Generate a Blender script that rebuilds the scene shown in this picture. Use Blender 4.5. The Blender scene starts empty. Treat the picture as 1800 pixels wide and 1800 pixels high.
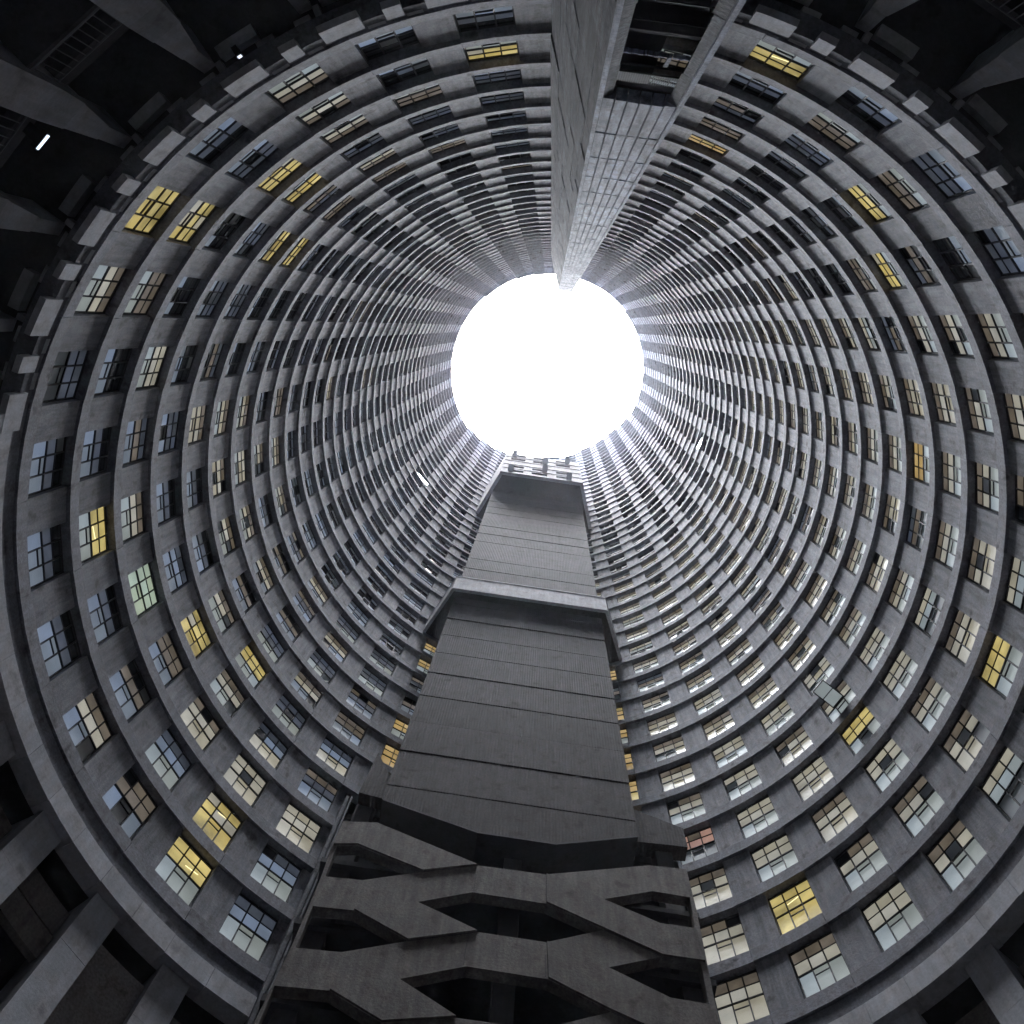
import bpy, math, random
from math import sin, cos, pi, radians
from mathutils import Vector, Matrix
from mathutils.geometry import tessellate_polygon
random.seed(7)
SC = bpy.context.scene
COL = SC.collection

# ------------------------------------------------------------------ dimensions (metres)
AX, AY = 0.106, 5.773           # axis of the round court; the camera stands at the origin
R = 12.723                      # radius of the storey edge beams
RW = R + 0.22                   # radius of the window wall
H0 = 24.645                     # underside of the first storey beam
S = 2.9                         # storey height
BAY = 360 / 35
A0 = 53.82                      # start of window of bay 0
WIN = 6.04                      # window width, degrees
EXPO = 3.65
EM = 2 ** -EXPO

def NRIM(az):
    T = [(0, 44), (24, 43.6), (50, 45.4), (70, 45.2), (90, 44), (120, 41.7), (139, 40), (156, 38.6), (185, 38.5),
         (221, 38), (242, 39.7), (260, 41), (288, 42.6), (300, 42), (320, 43), (357, 44), (360, 44)]
    az %= 360
    for (a, n), (b, m) in zip(T, T[1:]):
        if a <= az <= b:
            return n + (m - n) * (az - a) / (b - a)
    return 42

# ------------------------------------------------------------------ materials
def mat(name, col, rough=.85, noise=None, bump=0, metal=0, emit=None, es=0, spec=.3, coat=0):
    m = bpy.data.materials.new(name); m.use_nodes = True
    nt = m.node_tree; b = nt.nodes['Principled BSDF']
    b.inputs['Base Color'].default_value = (*col, 1); b.inputs['Roughness'].default_value = rough
    b.inputs['Metallic'].default_value = metal; b.inputs['Specular IOR Level'].default_value = spec
    b.inputs['Coat Weight'].default_value = coat
    if emit:
        b.inputs['Emission Color'].default_value = (*emit, 1); b.inputs['Emission Strength'].default_value = es
    if noise:
        noise(nt, b, col, bump)
    return m

def N(nt, t, **k):
    n = nt.nodes.new(t)
    for a, v in k.items():
        if hasattr(n, a): setattr(n, a, v)
        else: n.inputs[a].default_value = v
    return n

def concrete(streak=1.0, stain=.5, island=.16, fine=1.0, ribs=None):
    """cast concrete: cloudy tone, vertical water streaks, dark blotches, a tone of its own for every cast piece"""
    def f(nt, b, col, bump):
        L = nt.links
        pos = N(nt, 'ShaderNodeNewGeometry')
        def mapped(sx, sy, sz):
            m = N(nt, 'ShaderNodeMapping'); m.inputs['Scale'].default_value = (sx, sy, sz)
            L.new(pos.outputs['Position'], m.inputs['Vector']); return m
        def noise(m, scale, det=4, r=.6):
            n = N(nt, 'ShaderNodeTexNoise'); n.inputs['Scale'].default_value = scale
            n.inputs['Detail'].default_value = det; n.inputs['Roughness'].default_value = r
            L.new(m.outputs[0], n.inputs['Vector']); return n
        cloud = noise(mapped(1, 1, 1), .9, 6, .65)
        strk = noise(mapped(3.2, 3.2, .35), 1.6, 5, .7)
        blot = noise(mapped(1, 1, .8), 2.3, 3, .5)
        grain = noise(mapped(1, 1, 1), 14, 3, .6)
        def math_(op, a, c):
            n = N(nt, 'ShaderNodeMath'); n.operation = op
            for i, v in enumerate((a, c)):
                if isinstance(v, (int, float)): n.inputs[i].default_value = v
                else: L.new(v, n.inputs[i])
            return n.outputs[0]
        def ramp(src, lo, hi, a, c):
            n = N(nt, 'ShaderNodeMapRange'); n.inputs[1].default_value = lo; n.inputs[2].default_value = hi
            n.inputs[3].default_value = a; n.inputs[4].default_value = c; L.new(src, n.inputs[0]); return n.outputs[0]
        v = ramp(cloud.outputs[0], .3, .7, .80, 1.18)
        v = math_('MULTIPLY', v, ramp(strk.outputs[0], .35, .65, 1 - .22 * streak, 1 + .10 * streak))
        v = math_('MULTIPLY', v, ramp(blot.outputs[0], .60, .74, 1, 1 - stain))
        v = math_('MULTIPLY', v, ramp(grain.outputs[0], .3, .7, 1 - .12 * fine, 1 + .10 * fine))
        v = math_('MULTIPLY', v, ramp(pos.outputs['Random Per Island'], 0, 1, 1 - island, 1 + island))
        mix = N(nt, 'ShaderNodeMix'); mix.data_type = 'RGBA'; mix.blend_type = 'MULTIPLY'; mix.inputs[0].default_value = 1
        mix.inputs[6].default_value = (*col, 1)
        L.new(v, mix.inputs[7])
        warm = N(nt, 'ShaderNodeMix'); warm.data_type = 'RGBA'; warm.blend_type = 'MULTIPLY'
        L.new(ramp(blot.outputs[0], .40, .62, 0, .6), warm.inputs[0])
        warm.inputs[7].default_value = (1.0, .90, .84, 1)
        L.new(mix.outputs[2], warm.inputs[6])
        L.new(warm.outputs[2], b.inputs['Base Color'])
        hgt = math_('ADD', math_('MULTIPLY', grain.outputs[0], .5), cloud.outputs[0])
        if ribs:
            sep = N(nt, 'ShaderNodeVectorMath'); sep.operation = 'DOT_PRODUCT'
            L.new(pos.outputs['Position'], sep.inputs[0]); sep.inputs[1].default_value = ribs
            w = math_('SINE', math_('MULTIPLY', sep.outputs['Value'], 2 * pi / .105), 0)
            hgt = math_('ADD', hgt, math_('MULTIPLY', w, .9))
        bp = N(nt, 'ShaderNodeBump'); bp.inputs['Distance'].default_value = .03; bp.inputs['Strength'].default_value = bump
        L.new(hgt, bp.inputs['Height']); L.new(bp.outputs[0], b.inputs['Normal'])
    return f

def glassnoise(amount=.5, scale=1.3):
    def f(nt, b, col, bump):
        L = nt.links
        pos = N(nt, 'ShaderNodeNewGeometry')
        n = N(nt, 'ShaderNodeTexNoise'); n.inputs['Scale'].default_value = scale; n.inputs['Detail'].default_value = 4
        L.new(pos.outputs['Position'], n.inputs['Vector'])
        r = N(nt, 'ShaderNodeMapRange'); r.inputs[1].default_value = .3; r.inputs[2].default_value = .7
        r.inputs[3].default_value = 1 - amount; r.inputs[4].default_value = 1 + amount * .6
        L.new(n.outputs[0], r.inputs[0])
        r2 = N(nt, 'ShaderNodeMapRange'); r2.inputs[3].default_value = .72; r2.inputs[4].default_value = 1.2
        L.new(pos.outputs['Random Per Island'], r2.inputs[0])
        mu = N(nt, 'ShaderNodeMath'); mu.operation = 'MULTIPLY'
        L.new(r.outputs[0], mu.inputs[0]); L.new(r2.outputs[0], mu.inputs[1])
        mix = N(nt, 'ShaderNodeMix'); mix.data_type = 'RGBA'; mix.blend_type = 'MULTIPLY'; mix.inputs[0].default_value = 1
        mix.inputs[6].default_value = (*col, 1); L.new(mu.outputs[0], mix.inputs[7])
        L.new(mix.outputs[2], b.inputs['Base Color'])
        es = b.inputs['Emission Strength'].default_value
        if es > 0:
            m3 = N(nt, 'ShaderNodeMath'); m3.operation = 'MULTIPLY'; m3.inputs[1].default_value = es
            L.new(mu.outputs[0], m3.inputs[0]); L.new(m3.outputs[0], b.inputs['Emission Strength'])
            ec = b.inputs['Emission Color'].default_value
            mc = N(nt, 'ShaderNodeMix'); mc.data_type = 'RGBA'; mc.inputs[6].default_value = tuple(ec)
            mc.inputs[7].default_value = (ec[0] * .85, ec[1] * .93, min(1, ec[2] * 1.12 + .04), 1)
            L.new(pos.outputs['Random Per Island'], mc.inputs[0]); L.new(mc.outputs[2], b.inputs['Emission Color'])
    return f

M_WALL = mat('cast concrete panel', (.275, .285, .325), .9, concrete(1.7, .6, .15, 1.6), .6)
M_BEAM = mat('darkened edge beam concrete', (.19, .198, .235), .92, concrete(1.0, .7, .12, 2.0), .7)  # darkened against the panels to offset direct light on the ledges
M_BASE = mat('base concrete', (.48, .50, .55), .92, concrete(.7, .35, .12), .45)
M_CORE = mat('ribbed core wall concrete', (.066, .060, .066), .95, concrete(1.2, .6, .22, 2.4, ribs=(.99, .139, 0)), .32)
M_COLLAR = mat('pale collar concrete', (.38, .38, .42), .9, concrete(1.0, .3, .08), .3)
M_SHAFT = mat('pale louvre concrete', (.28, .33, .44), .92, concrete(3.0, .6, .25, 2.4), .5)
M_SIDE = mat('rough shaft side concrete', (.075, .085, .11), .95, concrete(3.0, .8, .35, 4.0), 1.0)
M_RAMP = mat('grimy ramp concrete', (.17, .155, .15), .93, concrete(1.6, .6, .18, 2.4), .6)
M_ROUGH = mat('rough infill rubble', (.30, .28, .28), .98, concrete(.3, .6, .2, 2.5), 1.0)
M_DARK = mat('dark grey concrete', (.075, .075, .085), .95, concrete(.8, .5, .1), .3)  # dark tone for rear walls, decks, ramp columns, undersides and joints
M_FRAME = mat('dark steel window frame', (.022, .022, .028), .55, spec=.3)
M_RAIL = mat('galvanised rail', (.16, .16, .18), .5, metal=.5)
M_GROUND = mat('court ground', (.07, .068, .07), .95, concrete(.2, .5, .1), .4)
GLASS = {
    'dark':  mat('dark room window glass', (.02, .024, .03), .10, glassnoise(.6), spec=.6),
    'clear': mat('clean reflecting window glass', (.05, .06, .075), .05, glassnoise(.4), spec=1.0, coat=1.0),
    'frost': mat('frosted grey glass', (.46, .51, .54), .5, glassnoise(.18, .8), spec=.25),
    'frostd': mat('dirty frosted glass', (.20, .21, .215), .35, glassnoise(.35, 1.1), spec=.5),
    'cream': mat('curtained cream glass', (.40, .37, .29), .4, glassnoise(.3, 1.0), emit=(.66, .60, .42), es=.50 * EM, spec=.4),
    'creamd': mat('dim curtained glass', (.22, .19, .15), .4, glassnoise(.45, 1.4), emit=(.52, .42, .28), es=.22 * EM, spec=.4),
    'blue':  mat('daylight glow frosted glass', (.34, .38, .42), .45, glassnoise(.25, .9), emit=(.50, .60, .70), es=.26 * EM, spec=.3),  # emission stands in for daylight coming through the rooms
    'blued': mat('dim daylight glow glass', (.12, .13, .15), .3, glassnoise(.5, 1.2), emit=(.40, .46, .54), es=.10 * EM, spec=.6),  # faint glow put in for daylight from the room behind
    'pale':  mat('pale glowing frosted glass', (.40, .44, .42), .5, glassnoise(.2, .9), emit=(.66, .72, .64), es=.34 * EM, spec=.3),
    'lit':   mat('yellow lamp lit glass', (.35, .30, .12), .4, glassnoise(.6, .9), emit=(1.0, .77, .24), es=.55 * EM, spec=.3),
    'amber': mat('amber lamp lit glass', (.35, .24, .08), .4, glassnoise(.3, 1.3), emit=(1.0, .68, .24), es=.44 * EM, spec=.3),
    'green': mat('green curtained glass', (.30, .36, .27), .4, glassnoise(.25, 1.0), emit=(.70, .82, .56), es=.48 * EM, spec=.3),
    'pink':  mat('pink curtained glass', (.45, .24, .17), .4, glassnoise(.35, 1.0), emit=(.86, .50, .34), es=.40 * EM, spec=.3),
}
GKEYS = list(GLASS)

# ------------------------------------------------------------------ mesh helper
class MB:
    def __init__(s): s.v = []; s.f = []; s.m = []
    def quad(s, a, b, c, d, m=0):
        i = len(s.v); s.v += [a, b, c, d]; s.f.append((i, i + 1, i + 2, i + 3)); s.m.append(m)
    def hexa(s, p, m=0):
        i = len(s.v); s.v += p
        for f in ((0, 3, 2, 1), (4, 5, 6, 7), (0, 1, 5, 4), (1, 2, 6, 5), (2, 3, 7, 6), (3, 0, 4, 7)):
            s.f.append(tuple(i + k for k in f)); s.m.append(m)
    def box(s, x0, x1, y0, y1, z0, z1, T=None, m=0):
        p = [(x0, y0, z0), (x1, y0, z0), (x1, y1, z0), (x0, y1, z0), (x0, y0, z1), (x1, y0, z1), (x1, y1, z1), (x0, y1, z1)]
        if T: p = [tuple(T(*q)) for q in p]
        s.hexa(p, m)
    def arc(s, r0, r1, a0, a1, z0, z1, seg=2, m=0, rt=None):
        """annular sector (angles in degrees round the court axis); one welded island"""
        i = len(s.v); rt = r0 if rt is None else rt
        for k in range(seg + 1):
            a = radians(a0 + (a1 - a0) * k / seg); c, n = cos(a), sin(a)
            s.v += [(r0 * c, r0 * n, z0), (r1 * c, r1 * n, z0), (r1 * c, r1 * n, z1), (rt * c, rt * n, z1)]
        for k in range(seg):
            b = i + 4 * k
            for e in range(4):
                s.f.append((b + e, b + (e + 1) % 4, b + 4 + (e + 1) % 4, b + 4 + e)); s.m.append(m)
        s.f.append((i, i + 3, i + 2, i + 1)); s.m.append(m)
        b = i + 4 * seg; s.f.append((b, b + 1, b + 2, b + 3)); s.m.append(m)
    def poly(s, outer, holes, T, y0, y1, m=0):
        """plate with holes, extruded from y0 to y1; outer and holes are (s,z) lists"""
        loops = [outer] + holes
        flat = [p for l in loops for p in l]
        tri = tessellate_polygon([[Vector((p[0], p[1], 0)) for p in l] for l in loops])
        i = len(s.v); n = len(flat)
        s.v += [tuple(T(p[0], y0, p[1])) for p in flat] + [tuple(T(p[0], y1, p[1])) for p in flat]
        for t in tri:
            s.f.append((i + t[0], i + t[1], i + t[2])); s.m.append(m)
            s.f.append((i + n + t[2], i + n + t[1], i + n + t[0])); s.m.append(m)
        o = 0
        for l in loops:
            q = len(l)
            for k in range(q):
                a, b = o + k, o + (k + 1) % q
                s.f.append((i + a, i + b, i + n + b, i + n + a)); s.m.append(m)
            o += q
    def tube(s, p, q, r, n=6, m=0):
        p, q = Vector(p), Vector(q); d = (q - p).normalized()
        a = d.orthogonal().normalized(); b = d.cross(a); i = len(s.v)
        for c in (p, q):
            for k in range(n):
                t = 2 * pi * k / n; s.v.append(tuple(c + a * (r * cos(t)) + b * (r * sin(t))))
        for k in range(n):
            s.f.append((i + k, i + (k + 1) % n, i + n + (k + 1) % n, i + n + k)); s.m.append(m)
        s.f.append(tuple(i + n - 1 - k for k in range(n))); s.m.append(m)
        s.f.append(tuple(i + n + k for k in range(n))); s.m.append(m)
    def build(s, name, mats, parent=None, loc=None, rz=0):
        me = bpy.data.meshes.new(name); me.from_pydata(s.v, [], s.f)
        for x in (mats if isinstance(mats, (list, tuple)) else [mats]): me.materials.append(x)
        if any(s.m): me.polygons.foreach_set('material_index', s.m)
        me.update()
        o = bpy.data.objects.new(name, me); COL.objects.link(o)
        if parent: o.parent = parent
        if loc: o.location = loc
        o.rotation_euler = (0, 0, rz)
        return o

def tag(o, label=None, cat=None, group=None, kind=None):
    if label: o['label'] = label
    if cat: o['category'] = cat
    if group: o['group'] = group
    if kind: o['kind'] = kind
    return o
def empty(name, loc, label, cat, group=None):
    o = bpy.data.objects.new(name, None); o.location = loc; COL.objects.link(o); o.empty_display_size = .3
    return tag(o, label, cat, group)

# ------------------------------------------------------------------ camera
F, VX, VY = 1903.2, 968.92, 575.2
u = Vector((VX - 900, -(VY - 900), F)).normalized()
x = Vector((1, 0, 0)); x = (x - x.dot(u) * u).normalized()
y = -x.cross(u)
right = Vector((x[0], -y[0], u[0])); up = Vector((x[1], -y[1], u[1])); fw = Vector((x[2], -y[2], u[2]))
cam = bpy.data.cameras.new('camera'); co = bpy.data.objects.new('camera', cam); COL.objects.link(co)
co.matrix_world = Matrix(((right[0], up[0], -fw[0], 0), (right[1], up[1], -fw[1], 0), (right[2], up[2], -fw[2], 0), (0, 0, 0, 1)))
cam.sensor_width = 36; cam.lens = 36 * F / 1800; cam.clip_end = 2000; cam.clip_start = .05
SC.camera = co
def project(P):
    d = Vector(P); z = d.dot(fw)
    return (900 + F * d.dot(right) / z, 900 - F * d.dot(up) / z) if z > .1 else None

# ------------------------------------------------------------------ round tower
tower = empty('round_tower', (AX, AY, 0), 'hollow round concrete tower seen from inside, rings of windows rising to a white sky', 'tower')
def polar(r, a, z): a = radians(a); return (r * cos(a), r * sin(a), z)

def bays(n):
    for k in range(35):
        az = (A0 + BAY * k) % 360
        if n < NRIM(az + 5) - .0: 
            if n < 4 and (k in (2, 3, 4, 5, 6)): continue       # the ramp stands in this gap
            yield k, az
NMAX = 46
rnd = random.random
for n in range(NMAX):
    z = H0 + n * S
    B = MB(); W = MB(); any_ = False
    for k, az in bays(n):
        any_ = True
        seg = 3 if n < 14 else 2
        e0, e1 = az, az + BAY
        if n < 4 and k == 1: e1 = 70.0
        if n < 4 and k == 7: e0 = 124.3 + .25
        j = (rnd() - .5) * .016
        g = .03 if rnd() < .55 else 0.0
        B.arc(R + j, RW + .16, e0 + g, e1 - g, z + (rnd() - .5) * .012, z + .575, seg, 0, rt=R + j + .02)
        # concrete panel between windows
        p0, p1 = az + WIN, az + BAY
        if n < 4 and k == 1: p0 = p1
        if p1 > p0:
            jj = rnd() * .03
            gp = .05 + .04 * rnd()
            W.arc(R + .085 + jj, RW + .28, p0 + gp * .5, p1 - .03, z + .578, z + S - .004, 2)
        if n < 4 and k == 7:
            W.arc(RW - .03, RW + .28, 124.55, az, z + .575, z + S, 1)
        W.arc(RW + .10, RW + .28, max(e0, az), az + WIN if not (n < 4 and k == 1) else 70.0, z + .575, z + S, 1)   # backing behind the window
    if any_:
        B.build('ledge', M_BEAM, tower); W.build('storey_wall', M_WALL, tower)

# coping along the rim
C = MB()
for k in range(35):
    az = (A0 + BAY * k) % 360
    n = math.ceil(NRIM(az + 5))
    C.arc(R - .01, R + 6.2, az, az + BAY, H0 + n * S + .003, H0 + n * S + .22, 3)
C.build('coping', M_BEAM, tower)
O = MB()
for k in range(35):
    az = (A0 + BAY * k) % 360
    O.arc(R + 6.0, R + 6.2, az, az + BAY, -1.6, H0 + math.ceil(NRIM(az + 5)) * S, 3)
O.build('outer_wall', M_WALL, tower)

# windows --------------------------------------------------------------
LIT = {}
for s_ in ('16,0 16,1 12,1 8,0 8,1 20,1 23,0 0,1 31,1 17,2 17,3 16,4 16,5 9,4 25,2 26,3 33,3 10,3').split():
    LIT[tuple(map(int, s_.split(',')))] = 'lit'
for s_ in ('29,4 23,4').split(): LIT[tuple(map(int, s_.split(',')))] = 'amber'
for s_ in ('13,4 29,5 26,8 18,4 33,2 1,1 1,2 34,0 9,2 8,2 12,5 14,2 28,4 27,1 28,1 28,2 29,2 7,2 33,5 34,1 0,3 32,2 0,2 34,2 34,3 32,3 33,4 0,4 0,5 34,4 34,5 32,4 32,5 32,6 33,6 34,6 0,6 1,5 1,6 1,7 0,7 33,7 34,7 11,6 11,5 12,6 31,12 30,7 18,1 15,0 18,0 18,2 13,6 13,5 9,3 10,4').split():
    LIT.setdefault(tuple(map(int, s_.split(','))), 'cream')
for n_ in (4, 5, 6, 9, 10): LIT[(6, n_)] = 'amber'
for n_ in (4, 5, 6, 7, 8, 10): LIT[(2, n_)] = 'amber'
LIT[(11, 2)] = 'green'; LIT[(1, 3)] = 'pink'

def pane_kinds(k, n, az):
    """materials for the 10 panes: columns l, m, r; rows top, middle, bottom; last = lower half of the middle casement"""
    t = LIT.get((k, n))
    r = random.random
    if t in ('lit', 'amber', 'green'):
        top, mid, bot = t, t, t if t == 'green' or r() < .45 else 'pale'
    elif t == 'pink': top, mid, bot = 'pink', 'pink', 'frost'
    elif t == 'cream':
        top, mid, bot = ('creamd' if r() < .6 else 'cream'), 'cream', ('cream' if r() < .35 else 'pale')
    else:
        lower_right = az > 330 or az < 92
        lower_left = 92 <= az < 165
        upper = 200 <= az <= 330
        if n > 8 and 92 <= az < 185:
            top = 'blued'; mid = 'clear' if r() < .65 else 'blue'; bot = 'clear' if r() < .4 else 'blue'
        elif n > 17:
            top = 'dark' if r() < .6 else 'blued'; mid = 'clear' if r() < .6 else 'blued'; bot = 'clear' if r() < .5 else 'blue'
        elif lower_right:
            q = r()
            top = 'creamd' if q < .7 else 'blued' if q < .85 else 'cream'
            mid = 'cream' if q < .7 else 'creamd' if q < .9 else 'pale'
            bot = 'cream' if q < .2 else 'pale' if q < .75 else 'frost'
        elif lower_left:
            q = r()
            top = 'dark' if q < .2 else 'creamd' if q < .6 else 'blued'
            mid = 'creamd' if q < .35 else 'cream' if q < .5 else 'blued' if q < .8 else 'blue'
            bot = 'blue' if q < .6 else 'pale' if q < .9 else 'cream'
        elif upper:
            q = r()
            top = 'dark' if q < .4 else 'blued' if q < .8 else 'creamd'; mid = 'dark' if q < .2 else 'blued' if q < .7 else 'creamd'
            bot = 'blue' if q < .6 else 'frost' if q < .8 else 'pale'
            if n > 6: mid = 'clear' if r() < .6 else mid; bot = 'clear' if r() < .5 else 'blue'
        else:
            q = r()
            top = 'dark' if q < .3 else 'blued' if q < .75 else 'creamd'; mid = 'blued' if q < .5 else 'blue' if q < .65 else 'creamd' if q < .85 else 'cream'
            bot = 'blue' if q < .7 else 'pale'
    out = []
    for row in (top, mid, bot):
        for c in range(3):
            v = row
            if r() < (.05 if t in ('lit', 'amber', 'green') else .06): v = {'dark': 'frostd', 'blue': 'frostd', 'blued': 'dark', 'frostd': 'dark', 'frost': 'frostd', 'pale': 'frost', 'clear': 'frost', 'cream': 'frost',
                               'creamd': 'dark', 'lit': 'cream', 'amber': 'lit', 'green': 'frost', 'pink': 'creamd'}[row]
            out.append(v)
    out.append(out[7])
    return out

def window_geo(FR, GL, T, half, kinds, detail, x0=None, x1=None):
    """steel window: T maps local (x tangential, y outward, z up) to the mesh"""
    a, b = (-half if x0 is None else x0), (half if x1 is None else x1)
    zb, zk, zt2, zt = .58, 1.80, 2.36, S - .03
    xs = [-half, -half / 3, half / 3, half]
    y = 0.0
    if detail:
        FR.box(a, a + .035, y - .035, y + .03, zb, zt, T); FR.box(b - .035, b, y - .035, y + .03, zb, zt, T)
        FR.box(a + .036, b - .036, y - .03, y + .03, zt - .05, zt, T); FR.box(a + .036, b - .036, y - .03, y + .03, zb, zb + .045, T)
        FR.box(a + .036, b - .036, y - .034, y + .03, zk - .022, zk + .022, T)
        for xm in xs[1:3]:
            if a + .1 < xm < b - .1:
                FR.box(xm - .019, xm + .019, y - .030, y + .03, zb + .046, zk - .023, T)
                FR.box(xm - .019, xm + .019, y - .030, y + .03, zk + .023, zt - .051, T)
        for c in range(3):
            l, rr = max(xs[c] + .02, a + .037), min(xs[c + 1] - .02, b - .037)
            if rr - l > .05:
                FR.box(l, rr, y - .018, y + .02, zt2 - .011, zt2 + .011, T)
                if c == 1: FR.box(l, rr, y - .022, y + .02, 1.53, 1.558, T)
    else:
        FR.box(a + .031, b - .031, y - .028, y + .03, zk - .022, zk + .022, T)
        FR.box(a, a + .03, y - .03, y + .03, zb, zt, T); FR.box(b - .03, b, y - .03, y + .03, zb, zt, T)
        for xm in xs[1:3]: FR.box(xm - .018, xm + .018, y - .03, y + .03, zb, zt, T)
        FR.box(a + .031, b - .031, y - .02, y + .02, zt2 - .011, zt2 + .011, T)
    i = 0
    rows = ((zt2, zt), (zk, zt2), (zb, zk))
    for ri, (z0, z1) in enumerate(rows):
        for c in range(3):
            l, rr = max(xs[c], a), min(xs[c + 1], b)
            kd = GKEYS.index(kinds[ri * 3 + c])
            if rr - l > .03:
                dy = .012 + (random.random() - .5) * .014; dx = (random.random() - .5) * .006
                if ri == 2 and c == 1:
                    zm = 1.544
                    GL.quad(T(l, dy, z0), T(rr, dy + dx, z0), T(rr, dy + dx, zm), T(l, dy, zm), GKEYS.index(kinds[9]))
                    GL.quad(T(l, dy - .004, zm), T(rr, dy + dx, zm), T(rr, dy + dx, z1), T(l, dy - .004, z1), kd)
                else:
                    GL.quad(T(l, dy, z0), T(rr, dy + dx, z0), T(rr, dy + dx, z1), T(l, dy, z1), kd)
HALF = (RW + .04) * math.sin(radians(WIN / 2)) - .004
wins = []
for n in range(NMAX):
    for k, az in bays(n):
        am = az + WIN / 2
        x0 = x1 = None
        if n < 4 and k == 1: x0 = None; am = az + WIN / 2
        pts = []
        for (da, zz) in ((-WIN / 2, .9), (WIN / 2, .9), (WIN / 2, 2.85), (-WIN / 2, 2.85)):
            p = polar(RW, am + da, H0 + n * S + zz); q = project((p[0] + AX, p[1] + AY, p[2]))
            pts.append(q)
        area = 0
        if all(pts):
            inside = sum(0 <= q[0] <= 1800 and 0 <= q[1] <= 1800 for q in pts)
            if inside >= 2:
                area = abs(sum(pts[i][0] * pts[(i + 1) % 4][1] - pts[(i + 1) % 4][0] * pts[i][1] for i in range(4))) / 2
                if 19 <= k <= 22 and n < 3: area *= .3
        wins.append((area, k, n, am))
wins.sort(key=lambda w: -w[0])
KL = {'lit': 'window lit bright yellow', 'amber': 'window lit amber', 'cream': 'window with pale cream curtains', 'green': 'window lit pale green', 'pink': 'window with pink curtain'}
M_TUBE = mat('glowing tube', (.9, .85, .6), .4, emit=(1, .86, .45), es=1.6 * EM)
FRs, GLs = MB(), MB()
for i, (area, k, n, am) in enumerate(wins):
    kinds = pane_kinds(k, n, am)
    rz = radians(am - 90)
    loc = Vector(polar((RW + .04) * math.cos(radians(WIN / 2)) + .01, am, H0 + n * S))
    if i < 100:
        FR, GL = MB(), MB()
        window_geo(FR, GL, lambda a, b, c: (a, b, c), HALF, kinds, True)
        w = FR.build('window', M_FRAME, tower, loc, rz)
        t = LIT.get((k, n))
        if t: w['label'] = KL[t]
        GL.build('glass', [GLASS[g] for g in GKEYS], w)
        if (k, n) in ((8, 0), (0, 1), (8, 1), (23, 0), (12, 1)):
            tb_ = MB(); zz = 1.95 + .5 * rnd(); xx = (rnd() - .5) * .5
            tb_.hexa([(xx - .22, -.004, zz), (xx + .22, -.004, zz + .12), (xx + .22, .004, zz + .12), (xx - .22, .004, zz), (xx - .22, -.004, zz + .03), (xx + .22, -.004, zz + .15), (xx + .22, .004, zz + .15), (xx - .22, .004, zz + .03)])
            tb_.build('lamp_tube', M_TUBE, w)
    else:
        c_, s_ = cos(rz), sin(rz)
        T = lambda a, b, c: (loc.x + a * c_ - b * s_, loc.y + a * s_ + b * c_, loc.z + c)
        window_geo(FRs, GLs, T, HALF, kinds, n < 12)
off = len(FRs.v)
FRs.v += GLs.v; FRs.f += [tuple(v + off for v in f) for f in GLs.f]; FRs.m += [m + 1 for m in GLs.m]
tag(FRs.build('window', [M_FRAME] + [GLASS[g] for g in GKEYS], tower), kind='stuff')

# open casements -------------------------------------------------------
M_MIRROR = mat('sky reflecting open pane', (.85, .87, .9), .08, metal=1.0)
def open_sash(px_k, n, facing_sky, dx, w, h, z0, tilt=None, m=M_MIRROR, yaw=0):
    az = A0 + BAY * px_k
    c = Vector(polar(RW - .02, az, H0 + n * S + z0))
    wc = c + Vector((AX, AY, 0))
    rad = Vector((cos(radians(az)), sin(radians(az)), 0)); tan = Vector((-rad.y, rad.x, 0))
    top = wc
    if facing_sky:
        nrm = ((-wc).normalized() + (Vector((AX, AY, 170)) - wc).normalized()).normalized()
    else:
        nrm = (-rad * cos(tilt) + Vector((0, 0, -1)) * sin(tilt)).normalized()
        nrm = Matrix.Rotation(yaw, 3, 'Z') @ nrm
    ax1 = nrm.cross(Vector((0, 0, 1))).normalized(); ax2 = ax1.cross(nrm).normalized()
    if ax2.z > 0: ax2 = -ax2
    o_ = c - rad * (.08)
    def T(a, b, d): return tuple(o_ + ax1 * a + nrm * b + ax2 * d)
    FR, GL = MB(), MB()
    FR.box(-w / 2, w / 2, -.02, .02, 0, .04, T); FR.box(-w / 2, w / 2, -.02, .02, h - .04, h, T)
    FR.box(-w / 2, -w / 2 + .04, -.02, .02, .041, h - .041, T); FR.box(w / 2 - .04, w / 2, -.02, .02, .041, h - .041, T)
    FR.box(-w / 2 + .041, w / 2 - .041, -.015, .015, h / 2 - .012, h / 2 + .012, T)
    GL.quad(T(-w / 2 + .03, .003, .03), T(w / 2 - .03, .003, .03), T(w / 2 - .03, .003, h - .03), T(-w / 2 + .03, .003, h - .03))
    f = FR.build('open_casement', M_FRAME, tower); GL.build('glass', m, f)
    return f
open_sash(9.20, 22, True, 0, 1.6, 1.0, 1.9)['label'] = 'open casement reflecting white sky'
open_sash(31.35, 22, True, 0, 1.3, 1.0, 1.9)['label'] = 'open casement reflecting white sky'
az_ = A0 + BAY * 33.30; rz_ = radians(az_ - 90); lc_ = Vector(polar(RW, az_, H0 + 4 * S))
def TP(a, b, c): 
    b2, c2 = b * cos(.22) , c - b * .20
    return (lc_.x + a * cos(rz_) - b2 * sin(rz_), lc_.y + a * sin(rz_) + b2 * cos(rz_), lc_.z + c2)
fs, gs = MB(), MB()
for q in ((-.3, -.26, -.95, 0), (.26, .3, -.95, 0), (-.259, .259, -.95, -.91), (-.259, .259, -.04, 0), (-.259, .259, -.50, -.47)): fs.box(q[0], q[1], q[2], q[3], 1.80, 1.84, TP)
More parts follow.
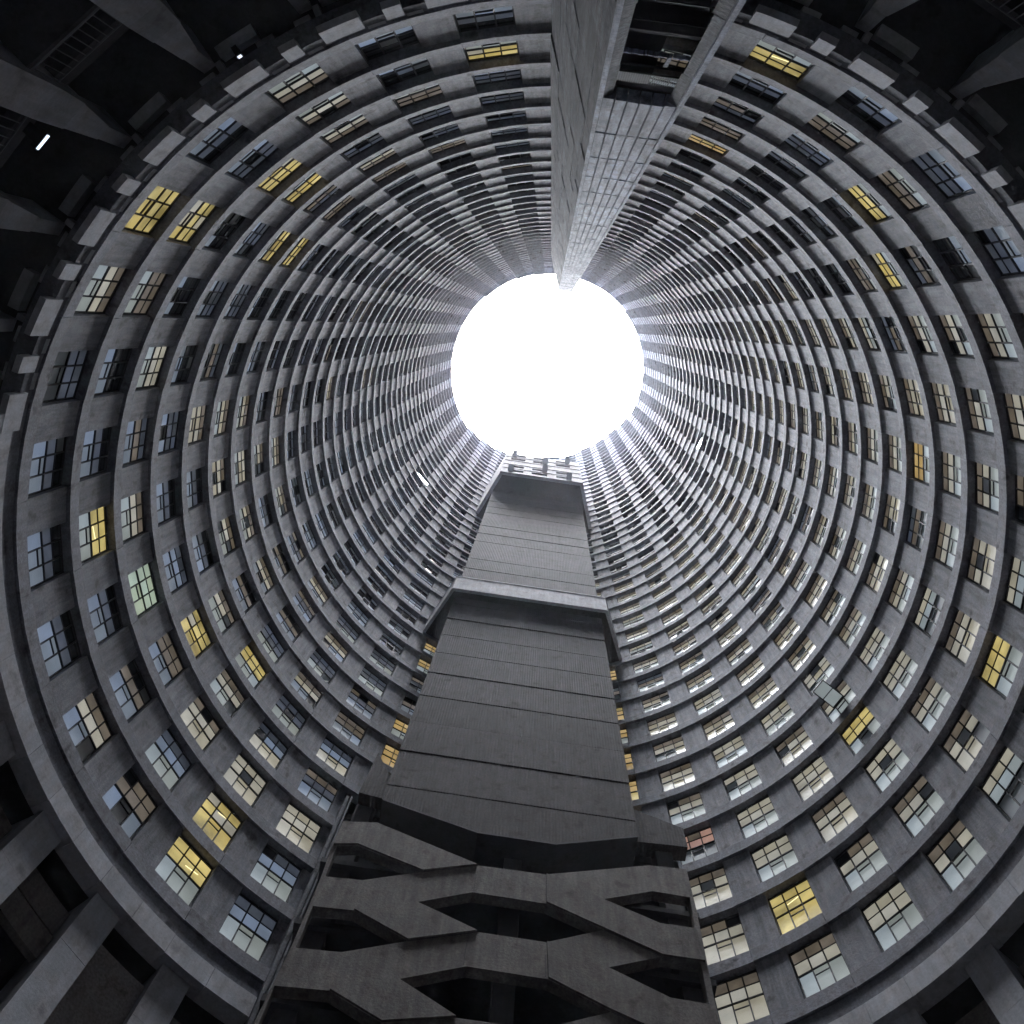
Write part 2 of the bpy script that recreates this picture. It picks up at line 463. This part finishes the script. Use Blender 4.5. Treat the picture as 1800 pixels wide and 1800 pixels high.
gs.quad(TP(-.27, -.92, 1.82), TP(.27, -.92, 1.82), TP(.27, -.02, 1.82), TP(-.27, -.02, 1.82))
fo = fs.build('open_casement', M_FRAME, tower); fo['label'] = 'frosted casement swung out over the court'; gs.build('glass', GLASS['pale'], fo)

# base of the tower ----------------------------------------------------
ZB = H0
g = MB(); bm_ = MB()
for k in list(range(7, 35)) + [0, 1]:
    az = (A0 + BAY * k) % 360
    a0_, a1_ = az, az + BAY
    if k == 1: a1_ = 70
    if k == 7: a0_ = 124.6
    g.arc(R + .06, R + .5, a0_, a1_, ZB - .62, ZB - .045, 3)
    if k == 14: bm_.build('ring_beam', M_BASE, tower); bm_ = MB()
    if not (14 <= k <= 26):
        for h_ in range(2):
            q0, q1 = a0_ + (a1_ - a0_) * h_ / 2, a0_ + (a1_ - a0_) * (h_ + 1) / 2
            bm_.arc(R - .01 + rnd() * .02, R + .5, q0 + .02, q1 - .02, ZB - 1.42 + rnd() * .02, ZB - .66, 2)
g.build('recessed_band', M_BEAM, tower)
if bm_.v: bm_.build('ring_beam', M_BASE, tower)
def kk(q): return A0 + BAY * q
def hood(k):
    H = MB()
    H.arc(R - .01, R + .14, kk(k + .80), kk(k + 1.19), ZB - 1.20, ZB - .36, 3)       # hanging face
    H.arc(R - .01, R + .14, kk(k + 1.41), kk(k + 1.58), ZB - 1.14, ZB - .36, 2)
    H.arc(R + .05, R + .75, kk(k + 1.21), kk(k + 1.385), ZB - .20, ZB + .1, 2)        # flat soffit pieces
    H.arc(R + .05, R + .75, kk(k + 1.595), kk(k + 1.75), ZB - .20, ZB + .1, 2)
    H.arc(R + .86, R + 1.12, kk(k + .88), kk(k + 1.26), ZB - .26, ZB + .1, 3)
    H.arc(R + .15, R + .86, kk(k + .80), kk(k + .86), ZB - .22, ZB + .1, 1)
    return H.build('window_hood', M_BASE, tower)
for k in range(13, 26): hood(k)
# flared columns under the upper arc, straight ones elsewhere
def column(k, upper):
    c = MB(); a = kk(k + .745)
    T = lambda x_, y_, z_: polar_l(a, x_, y_, z_)
    def polar_l(a, x_, y_, z_):
        r_ = radians(a); return (cos(r_) * y_ - sin(r_) * x_, sin(r_) * y_ + cos(r_) * x_, z_)
    if upper:
        r0 = R + .80
        zs = [(24.4, .15, .15), (23.1, .17, .16), (23.06, .19, .18), (21.6, .24, .38), (21.56, .26, .40), (20.4, .30, .46), (-1.6, .30, .48)]
        for (za, l1, r1), (zc, l2, r2) in zip(zs, zs[1:]):
            c.hexa([T(-l2, r0, zc), T(r2, r0, zc), T(r2, r0 + .9, zc), T(-l2, r0 + .9, zc),
                    T(-l1, r0, za), T(r1, r0, za), T(r1, r0 + .9, za), T(-l1, r0 + .9, za)])
    else:
        r0 = R + .22
        for za, zc in ((ZB - 1.425, 21.3), (21.29, 17.8), (17.79, -1.6)):
            c.box(-.42, .42, r0, r0 + 1.1, zc, za, T)
    return c.build('column', M_BASE, tower)
for k in list(range(7, 35)) + [0]:
    column(k, 13 <= k <= 26)
# end pier beside the ramp
P = MB()
P.arc(R - .03, R + .3, 124.05, 124.5, 16, H0 + 4 * S - .6, 1)
P.arc(R + .0, R + .3, 123.5, 123.75, 16, H0 + 4 * S - .4, 1)
P.arc(R + .16, R + .4, 123.76, 124.04, 16, H0 + 4 * S - .5, 1)
P.build('end_pier', M_BEAM, tower); P = MB()
P.arc(R - .02, R + .3, 70.05, 70.4, 16, H0 + 4 * S - .6, 1)
P.build('end_pier', M_BEAM, tower)
# walkway with railing between the flared columns
for k in range(13, 26):
    a, b = kk(k + .745) + 1.6, kk(k + 1.745) - 1.3
    w = MB(); p, q = Vector(polar(R + 1.0, a, 0)), Vector(polar(R + 1.0, b, 0))
    d = (q - p); L_ = d.length; d.normalize(); nn = Vector((d.y, -d.x, 0))
    if nn.dot(p) < 0: nn = -nn
    T = lambda x_, y_, z_: tuple(p + d * x_ + nn * y_ + Vector((0, 0, z_)))
    w.box(0, L_, 0, 1.5, 19.4, 19.58, T)
    wk = w.build('walkway_slab', M_DARK, tower)
    w = MB(); w.box(0, L_, .25, .5, 20.9, 21.5, T); w.build('tie_beam', M_DARK, tower)
    r_ = MB()
    r_.tube(T(0, .06, 20.7), T(L_, .06, 20.7), .022); r_.tube(T(0, .0, 19.56), T(L_, .0, 19.56), .03)
    nb = 10
    for i in range(nb): r_.tube(T((i + .5) * L_ / nb, .06, 19.56), T((i + .5) * L_ / nb, .06, 20.7), .011, 5)
    r_.build('railing', M_RAIL, wk)
# infill between straight columns
for k in (8,):
    f = MB(); f.arc(R + .55, R + .9, kk(k - .26) + 1.9, kk(k + .745) - 1.9, -1.6, 22.6, 4)
    f.build('rubble_infill', M_ROUGH, tower)
for k in (7, 9, 10, 11, 33, 34):
    for z0, z1, r0 in ((20.8, 21.6, .6), (21.85, 22.7, .75), (18.2, 19.2, .6)):
        f = MB(); f.arc(R + r0, R + r0 + .2, kk(k - .255) + 1.9, kk(k + .745) - 1.9, z0, z1, 3)
        f.build('parapet_slab', M_RAMP, tower)
# dark back wall and ceiling of the open base storeys
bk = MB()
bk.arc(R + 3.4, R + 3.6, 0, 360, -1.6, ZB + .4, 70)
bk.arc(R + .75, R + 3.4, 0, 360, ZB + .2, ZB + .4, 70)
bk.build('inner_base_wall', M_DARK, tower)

# ------------------------------------------------------------------ straight concrete core at the bottom of the picture
AC = radians(98); SA = Vector((sin(AC), -cos(AC), 0)); NA = Vector((cos(AC), sin(AC), 0))
core = empty('concrete_core', (AX, AY, 0), 'broad straight ribbed concrete shaft rising against the ring of windows, pale collar half way up', 'shaft')
def TC(s, d, z): return tuple(SA * s + NA * d + Vector((0, 0, z)))
cw = MB()
cap = MB(); cap.poly([(-4.0, 31.55), (-.92, 30.3), (1.45, 30.3), (4.02, 31.6), (4.02, 31.68), (1.45, 30.38), (-.92, 30.38), (-4.0, 31.64)], [], TC, 9.38, 12.4)
cap.build('bottom_edge', M_DARK, core)
zj = [31.0] + [H0 + (m + .775) * S for m in range(2, 25)] + [96.2]
cw.poly([(-4.03, 31.66), (-.92, 30.4), (1.45, 30.4), (4.05, 31.7), (4.05, zj[1]), (-4.03, zj[1])], [], TC, 9.4, 12.4)
for z0, z1 in zip(zj[1:], zj[2:]):
    j = (rnd() - .5) * .04
    cw.box(-4.03, 4.05, 9.4 + j, 12.4, z0 + .10, z1, TC)
    cw.box(-3.98, 4.0, 9.60, 12.4, z0, z0 + .099, TC)
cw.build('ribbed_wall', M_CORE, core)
def ringpt(az): p = polar(R - .02, az, 0); v = Vector(p); return (v.dot(SA), v.dot(NA))
def collar(D, sl, sr, z0, z1, al, ar, name, t=.14):
    c = MB()
    L2, R2 = ringpt(al), ringpt(ar)
    pts = [L2, (sl, D), (sr, D), R2]
    for (p, q) in zip(pts, pts[1:]):
        p_, q_ = Vector((p[0], p[1])), Vector((q[0], q[1])); n = Vector((-(q_ - p_).y, (q_ - p_).x)).normalized()
        if n.y < 0: n = -n
        c.hexa([TC(*p_, z0), TC(*q_, z0), TC(*(q_ + n * t), z0), TC(*(p_ + n * t), z0), TC(*p_, z1), TC(*q_, z1), TC(*(q_ + n * t), z1), TC(*(p_ + n * t), z1)])
        # drip lip along the lower and upper edge
        for za, zb_ in ((z0 + .003, z0 + .22), (z1 - .16, z1 - .003)):
            m_ = -n * .03
            c.hexa([TC(*(p_ + m_), za), TC(*(q_ + m_), za), TC(*q_, za), TC(*p_, za), TC(*(p_ + m_), zb_), TC(*(q_ + m_), zb_), TC(*q_, zb_), TC(*p_, zb_)])
    o = c.build(name, M_COLLAR, core)
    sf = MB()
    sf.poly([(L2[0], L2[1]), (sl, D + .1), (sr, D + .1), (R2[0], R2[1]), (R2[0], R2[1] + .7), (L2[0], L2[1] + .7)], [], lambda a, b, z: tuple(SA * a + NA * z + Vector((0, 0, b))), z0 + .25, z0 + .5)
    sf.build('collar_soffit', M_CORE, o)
    return o
collar(8.85, -4.17, 4.3, 57.0, 59.95, 123.4, 72.4, 'collar')
# top block with its own windows
tb = MB()
zt0, zt1 = 96.3, 110.6
D8 = 7.52
tb_s = [-3.55, -2.95, -1.55, -.85, .55, 1.25, 2.6, 3.9]
rowz = [(zt0 + .9 + 2.85 * i, zt0 + .9 + 2.85 * i + 1.25) for i in range(5)]
pts = [ringpt(122.5), (-3.55, D8), (3.9, D8), ringpt(73.2)]
holes = []
for i, (za, zb_) in enumerate(rowz):
    if i == 2: continue
    for a, b in ((-2.95, -1.55), (-.75, .65), (1.5, 2.9)):
        holes.append([(a, za), (b, za), (b, zb_), (a, zb_)])
tb.poly([(-3.55, zt0), (3.9, zt0), (3.9, zt1), (-3.55, zt1)], holes, TC, D8, D8 + .3)
for p, q in ((pts[0], pts[1]), (pts[2], pts[3])):
    p_, q_ = Vector(p), Vector(q); n = Vector((-(q_ - p_).y, (q_ - p_).x)).normalized()
    if n.y < 0: n = -n
    tb.hexa([TC(*p_, zt0), TC(*q_, zt0), TC(*(q_ + n * .3), zt0), TC(*(p_ + n * .3), zt0), TC(*p_, zt1), TC(*q_, zt1), TC(*(q_ + n * .3), zt1), TC(*(p_ + n * .3), zt1)])
for zz in (zt0 + 2.75, zt0 + 5.6, zt0 + 8.45, zt0 + 11.3):
    tb.box(-3.55, 3.9, D8 - .05, D8 - .001, zz, zz + .12, TC)
for i, a in enumerate((-2.9, -.6, 1.9)): tb.box(a, a + 1.3, D8 + .02, D8 + .5, zt1 + .003, zt1 + .6, TC)
top = tb.build('top_block', M_COLLAR, core)
tp = MB()
tp.poly([(pts[0][0], pts[0][1]), (-3.55, D8 + .1), (3.9, D8 + .1), (pts[3][0], pts[3][1]), (pts[3][0], pts[3][1] + .6), (pts[0][0], pts[0][1] + .6)], [], lambda a, b, z: tuple(SA * a + NA * z + Vector((0, 0, b))), zt0 + .1, zt0 + .4)
tp.build('block_slab', M_CORE, top); tp = MB()
tp.poly([(pts[0][0], pts[0][1]), (-3.55, D8 + .3), (3.9, D8 + .3), (pts[3][0], pts[3][1]), (pts[3][0], pts[3][1] + .6), (pts[0][0], pts[0][1] + .6)], [], lambda a, b, z: tuple(SA * a + NA * z + Vector((0, 0, b))), zt1 - .3, zt1 - .05)
tp.build('block_slab', M_CORE, top)
for i, (za, zb_) in enumerate(rowz):
    if i == 2: continue
    for c_, (a, b) in enumerate(((-2.95, -1.55), (-.75, .65), (1.5, 2.9))):
        w = MB(); w.box(a, b, D8 + .16, D8 + .2, za, zb_, TC)
        for s_ in (a + (b - a) / 3, a + 2 * (b - a) / 3): w.box(s_ - .02, s_ + .02, D8 + .12, D8 + .159, za, zb_, TC, 1)
        ww = w.build('window', [GLASS['dark'], M_FRAME], top)
        if (i + c_) % 2 == 0:
            s_ = a if c_ == 0 else b - .5
            sh = MB(); sh.hexa([TC(s_, D8 + .1, za), TC(s_ + .5, D8 + .1, za), TC(s_ + .5, D8 + .13, za), TC(s_, D8 + .13, za),
                                TC(s_, D8 - .55, za + .75), TC(s_ + .5, D8 - .55, za + .75), TC(s_ + .5, D8 - .52, za + .75), TC(s_, D8 - .52, za + .75)])
            sh.build('open_casement', mat('pale open pane', (.8, .82, .85), .3), ww)

# ------------------------------------------------------------------ parking ramp: crossing parapets in front of the open decks
ramp = empty('parking_ramp', (AX, AY, 0), 'open parking ramps with crossing concrete parapets below the ribbed shaft', 'parking ramp')
OUT = [(-4.92, 29.77), (-3.92, 30.01), (-0.79, 28.43), (1.16, 28.49), (4.21, 29.93), (5.36, 30.04), (5.36, 27.71), (5.22, 22.74), (5.18, 16.0), (-4.96, 16.0), (-5.02, 19.79), (-4.89, 23.27), (-4.88, 25.17), (-4.88, 26.64), (-4.93, 28.4)]
HO = [[(-4.80, 28.34), (-4.24, 28.55), (-3.99, 28.42), (-2.27, 27.63), (-3.79, 26.72), (-4.78, 26.64)],
      [(-2.26, 26.02), (-0.84, 26.94), (1.17, 26.92), (2.7, 26.05), (1.18, 25.07), (-0.56, 25.07)],
      [(2.7, 27.56), (4.2, 28.45), (5.26, 28.41), (5.21, 26.73), (4.23, 26.71)],
      [(-4.78, 25.14), (-3.76, 25.21), (-2.23, 24.22), (-3.71, 23.36), (-4.78, 23.27)],
      [(-2.25, 22.64), (-0.73, 23.54), (1.23, 23.51), (2.71, 22.62), (1.07, 21.61), (-0.79, 21.57)],
      [(2.67, 24.34), (4.16, 25.21), (5.12, 25.22), (5.1, 23.41), (4.15, 23.44)],
      [(-4.9, 21.74), (-4.08, 21.82), (-3.7, 21.85), (-2.38, 21.02), (-3.16, 20.0), (-4.9, 20.0)],
      [(2.67, 21.0), (4.16, 21.9), (5.0, 21.9), (5.0, 20.1), (4.15, 20.1)]]
# rising and falling parapets: each strip a cast piece of its own, butting along the joints
def strip(lo_pts, hi_pts, y0, y1):
    m = MB(); m.poly(lo_pts + hi_pts[::-1], [], TC, y0, y1); return m
pm = MB(); pm.poly(OUT, HO, TC, 9.42, 9.72)
par = pm.build('crossed_parapet', M_RAMP, ramp)
for pl_ in ([(-4.9, 29.74), (-3.92, 29.98), (-.81, 28.41), (-2.27, 27.65), (-3.99, 28.44), (-4.24, 28.57), (-4.9, 28.37)],
            [(1.17, 28.46), (2.7, 27.54), (4.23, 26.69), (5.20, 26.70), (5.24, 25.24), (4.16, 25.23), (2.7, 26.07), (1.18, 26.94)],
            [(-3.74, 25.21), (-2.27, 26.0), (-.58, 25.07), (-2.23, 24.24)],
            [(1.2, 25.05), (2.67, 24.32), (4.15, 23.42), (5.08, 23.39), (5.18, 21.92), (4.15, 21.92), (2.71, 22.64), (1.24, 23.53)],
            [(-3.68, 21.85), (-2.26, 22.62), (-.81, 21.57), (-2.38, 21.04)]):
    q_ = MB(); q_.poly(pl_, [], TC, 9.36, 9.419); q_.build('falling_parapet', M_RAMP, par)
def joint(p, q, w=.022):
    jn = MB()
    p_, q_ = Vector(p), Vector(q); n = Vector((-(q_ - p_).y, (q_ - p_).x)).normalized() * w / 2
    jn.hexa([TC(p_.x - n.x, 9.412, p_.y - n.y), TC(q_.x - n.x, 9.412, q_.y - n.y), TC(q_.x - n.x, 9.425, q_.y - n.y), TC(p_.x - n.x, 9.425, p_.y - n.y),
             TC(p_.x + n.x, 9.412, p_.y + n.y), TC(q_.x + n.x, 9.412, q_.y + n.y), TC(q_.x + n.x, 9.425, q_.y + n.y), TC(p_.x + n.x, 9.425, p_.y + n.y)])
    jn.build('joint', M_DARK, par)
joint((-2.27, 27.63), (-.79, 28.43)); joint((-3.76, 25.21), (-2.26, 26.02)); joint((1.16, 28.0), (2.7, 27.56))
joint((-2.23, 24.22), (-.56, 25.07)); joint((1.18, 25.07), (2.67, 24.34)); joint((2.7, 26.05), (4.15, 25.2)); joint((-3.7, 21.85), (-2.25, 22.64)); joint((2.71, 22.62), (4.15, 21.9))
for s_ in (-.8, 1.17):
    joint((s_, 27.05), (s_, 27.9), .015); joint((s_, 23.6), (s_, 24.5), .015)
# bowed top deck edge and slabs
for zc, sl in ((29.6, 0), (26.4, 0), (23.2, 0), (20.0, 0)):
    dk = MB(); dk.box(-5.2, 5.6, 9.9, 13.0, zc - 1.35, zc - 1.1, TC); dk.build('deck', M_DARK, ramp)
for s_ in (-4.6, .25, 5.0):
    p = MB(); p.box(s_ - .27, s_ + .27, 10.05, 10.6, -1.6, 33.2, TC); p.build('column', M_DARK, ramp)
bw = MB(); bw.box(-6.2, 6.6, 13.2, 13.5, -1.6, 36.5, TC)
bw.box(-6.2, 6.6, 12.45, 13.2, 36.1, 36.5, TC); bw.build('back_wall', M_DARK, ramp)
# lowest storey beam continuing as the lip under the shaft
lp = MB()
lp.poly([(-4.75, 35.6), (-3.98, 33.6), (-3.98, 32.1), (-4.85, 32.3)], [], TC, 9.6, 10.0)
lp.build('deck_edge', M_CORE, ramp); lp = MB()
lp.poly([(4.05, 32.15), (5.75, 32.3), (5.75, 33.6), (4.05, 34.6)], [], TC, 9.8, 10.3)
lp.build('deck_edge', M_CORE, ramp)

# ------------------------------------------------------------------ louvred shaft at the top of the picture (near wall)
lshaft = empty('louvred_shaft', (0.7, -3.53, 0), 'narrow projecting shaft with pale vertical concrete slats above two black openings', 'shaft')
AA = Vector((.706, -3.531)); EE = Vector((.991, .134)); W_ = 1.318
NB = Vector((.134, -.991))
LD = Vector((-.22, -.975)); RD = Vector((.4726, -.881))
def TS(t, d, z):                        # along the front, into the wall, up; relative to the empty
    p = AA + EE * t + NB * d; return (p.x - .7, p.y + 3.53, z)
ZO, ZT = 17.95, 109.2
fr = MB()
# corner posts
fr.box(-.002, .075, 0, .25, -1.6, ZT, TS); fr.build('corner_post', M_SHAFT, lshaft); fr = MB(); fr.box(W_ - .07, W_ + .002, 0, .25, -1.6, ZT + .2, TS)
fr.build('corner_post', M_SHAFT, lshaft)
nz = int((ZT - ZO) / 2.93)
nsl = 6
sw = (W_ - .145) / nsl
for i in range(nsl):
    sl = MB()
    a = .075 + i * sw
    for j in range(nz + 1):
        z0 = ZO + j * 2.93
        z1 = min(z0 + 2.93, ZT + .6 * rnd())
        if z1 - z0 < .3: continue
        jj = (rnd() - .5) * .015
        sl.box(a + .012, a + sw - .012, .03 + jj, .22, z0 + (.05 if j else -.05 * rnd()), z1 - .05, TS)
    sl.build('slat', M_SHAFT, lshaft)
bkp = MB(); bkp.box(.08, W_ - .07, .26, .34, ZO, ZT - 1, TS); bkp.build('backing', M_DARK, lshaft)
# left and right side walls
def side(P0, D, L_, name, t=.25, sgn=1):
    m = MB(); n_ = Vector((-D.y, D.x)) * t * sgn
    z = -1.6; 
    while z < ZT:
        z1 = min(z + 2.93, ZT); 
        segs = 8
        for i in range(segs):
            a, b = P0 + D * (L_ * i / segs), P0 + D * (L_ * (i + 1) / segs - .006)
            o1 = n_.normalized() * (.03 * rnd()); a = a + o1; b = b + o1
            q = [a, b, b + n_, a + n_]
            m.hexa([(p.x - .7, p.y + 3.53, z) for p in q] + [(p.x - .7, p.y + 3.53, z1 - .012) for p in q])
        z = z1
    return m.build(name, M_SIDE, lshaft)
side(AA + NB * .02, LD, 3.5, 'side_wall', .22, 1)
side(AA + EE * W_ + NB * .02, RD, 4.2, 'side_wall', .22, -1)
# opening frame, landings and railings inside
op = MB()
for z_ in (12.2, 15.25):
    op = MB(); op.box(.08, W_ - .075, .35, 2.2, z_ - .25, z_ - .1, TS); op.build('landing', M_DARK, lshaft)
rl = MB()
for z_ in (12.9, 13.7, 15.9, 16.35):
    rl.tube(TS(.08, .12, z_), TS(W_ - .08, .12, z_), .012 if z_ != 15.9 else .02)
for i in range(34):
    t_ = .1 + i * (W_ - .2) / 33
    rl.tube(TS(t_, .12, 16.35), TS(t_, .12, 17.0), .004, 4)
for t_ in (.1, W_ - .1): rl.tube(TS(t_, .12, 12.9), TS(t_, .12, 17.0), .012)
rl.build('railing', M_FRAME, lshaft)
db = MB(); random.seed(3)
for i in range(26):
    t_ = .1 + i * (W_ - .2) / 26 + rnd() * .02
    h_ = .01 + .035 * rnd()
    db.box(t_, t_ + .02 + .03 * rnd(), .10, .16, 15.2 + rnd() * .05, 15.2 + .04 + h_, TS)
db.hexa([TS(.82, .1, 15.25), TS(.87, .1, 15.25), TS(.87, .14, 15.25), TS(.82, .14, 15.25), TS(.80, .1, 15.75), TS(.86, .1, 15.75), TS(.86, .13, 15.75), TS(.80, .13, 15.75)])
db.build('crumbling_edge', M_SHAFT, lshaft)
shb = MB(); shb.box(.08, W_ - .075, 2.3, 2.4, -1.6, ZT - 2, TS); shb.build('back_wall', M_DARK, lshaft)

# ------------------------------------------------------------------ small lamps and a glowing white lump
def lamp(px, py, rad, name, label, cat, w, h, d, em, es, rot=0):
    d_ = right * (px - 900) - up * (py - 900) + fw * F
    a = d_.x ** 2 + d_.y ** 2; b = -2 * (d_.x * AX + d_.y * AY); c = AX * AX + AY * AY - rad * rad
    t = (-b + math.sqrt(b * b - 4 * a * c)) / (2 * a); P_ = d_ * t
    az = math.atan2(P_.y - AY, P_.x - AX)
    e = empty(name, P_, label, cat); e.rotation_euler = (0, 0, az - pi / 2)
    body = MB(); body.box(-w / 2 - .02, w / 2 + .02, -.02, d, -h / 2 - .02, h / 2 + .05); body.box(-w / 2 + .05, w / 2 - .05, .02 + d, d + .3, h / 2, h / 2 + .04)
    body.build('housing', M_FRAME, e)
    tube = MB(); tube.box(-w / 2, w / 2, -.05, -.021, -h / 2, h / 2)
    tube.build('tube', mat(name + ' glow', (.8, .8, .8), .4, emit=em, es=es * EM), e)
    return e
lamp(73, 248, R + .75, 'strip_light', 'short white fluorescent strip light fixed to a flared column by the railing', 'lamp', .34, .06, .10, (.62, .78, 1.0), 2.5)
lamp(51, 1711, R + 1.2, 'tube_lamp', 'thin glowing orange tube lamp deep in the dark parking bay', 'lamp', .34, .02, .05, (1.0, .52, .22), .9)
lamp(420, 97, R + .72, 'white_lump', 'small glowing white lump in a dark housing on the beam between flared columns', 'lamp', .09, .10, .2, (.75, .82, 1.0), 1.5)  # white lump of unclear identity, built as a small glowing box

# ------------------------------------------------------------------ ground
gd = MB(); gd.quad((-900, -900, -1.6), (900, -900, -1.6), (900, 900, -1.6), (-900, 900, -1.6))
tag(gd.build('ground', M_GROUND), kind='structure')

# ------------------------------------------------------------------ haze volume, added for a bloom round the sky opening
HZ = MB(); HZ.box(-60, 60, -60, 60, -2.6, 170)
hz = HZ.build('haze', None); hz.data.materials.clear()
hm = bpy.data.materials.new('thin bloom haze'); hm.use_nodes = True  # scattering volume added for the glow near the opening
hn = hm.node_tree; hn.nodes.clear()
ho = hn.nodes.new('ShaderNodeOutputMaterial'); hv = hn.nodes.new('ShaderNodeVolumePrincipled')
hv.inputs['Color'].default_value = (.86, .90, 1, 1); hv.inputs['Density'].default_value = .00014; hv.inputs['Anisotropy'].default_value = .6
hn.links.new(hv.outputs[0], ho.inputs['Volume']); hz.data.materials.append(hm); tag(hz, kind='stuff')

# ------------------------------------------------------------------ light
SUN_EL, SUN_AZ = radians(86.5), radians(215)      # where the sun stands, seen from the court
w = bpy.data.worlds.new('World'); SC.world = w; w.use_nodes = True
nt = w.node_tree; bg = nt.nodes['Background']
sky = nt.nodes.new('ShaderNodeTexSky'); sky.sky_type = 'NISHITA'; sky.sun_disc = False
sky.sun_elevation = SUN_EL; sky.sun_rotation = pi / 2 - SUN_AZ; sky.dust_density = 4; sky.air_density = 1
nt.links.new(sky.outputs[0], bg.inputs['Color']); bg.inputs['Strength'].default_value = .15
sl = bpy.data.lights.new('sun', 'SUN'); sl.energy = 1.5; sl.angle = radians(24); sl.color = (.80, .89, 1)
so = bpy.data.objects.new('sun', sl); COL.objects.link(so)
sd = Vector((cos(SUN_EL) * cos(SUN_AZ), cos(SUN_EL) * sin(SUN_AZ), sin(SUN_EL)))
so.rotation_euler = sd.to_track_quat('Z', 'Y').to_euler(); so.location = (0, 0, 200)

SC.view_settings.view_transform = 'Standard'; SC.view_settings.look = 'None'
SC.view_settings.exposure = EXPO; SC.view_settings.gamma = 1
SC.cycles.max_bounces = 10; SC.cycles.diffuse_bounces = 8; SC.cycles.glossy_bounces = 3
SC.cycles.use_denoising = True; SC.cycles.sample_clamp_indirect = 10
SC.cycles.caustics_reflective = False; SC.cycles.caustics_refractive = False
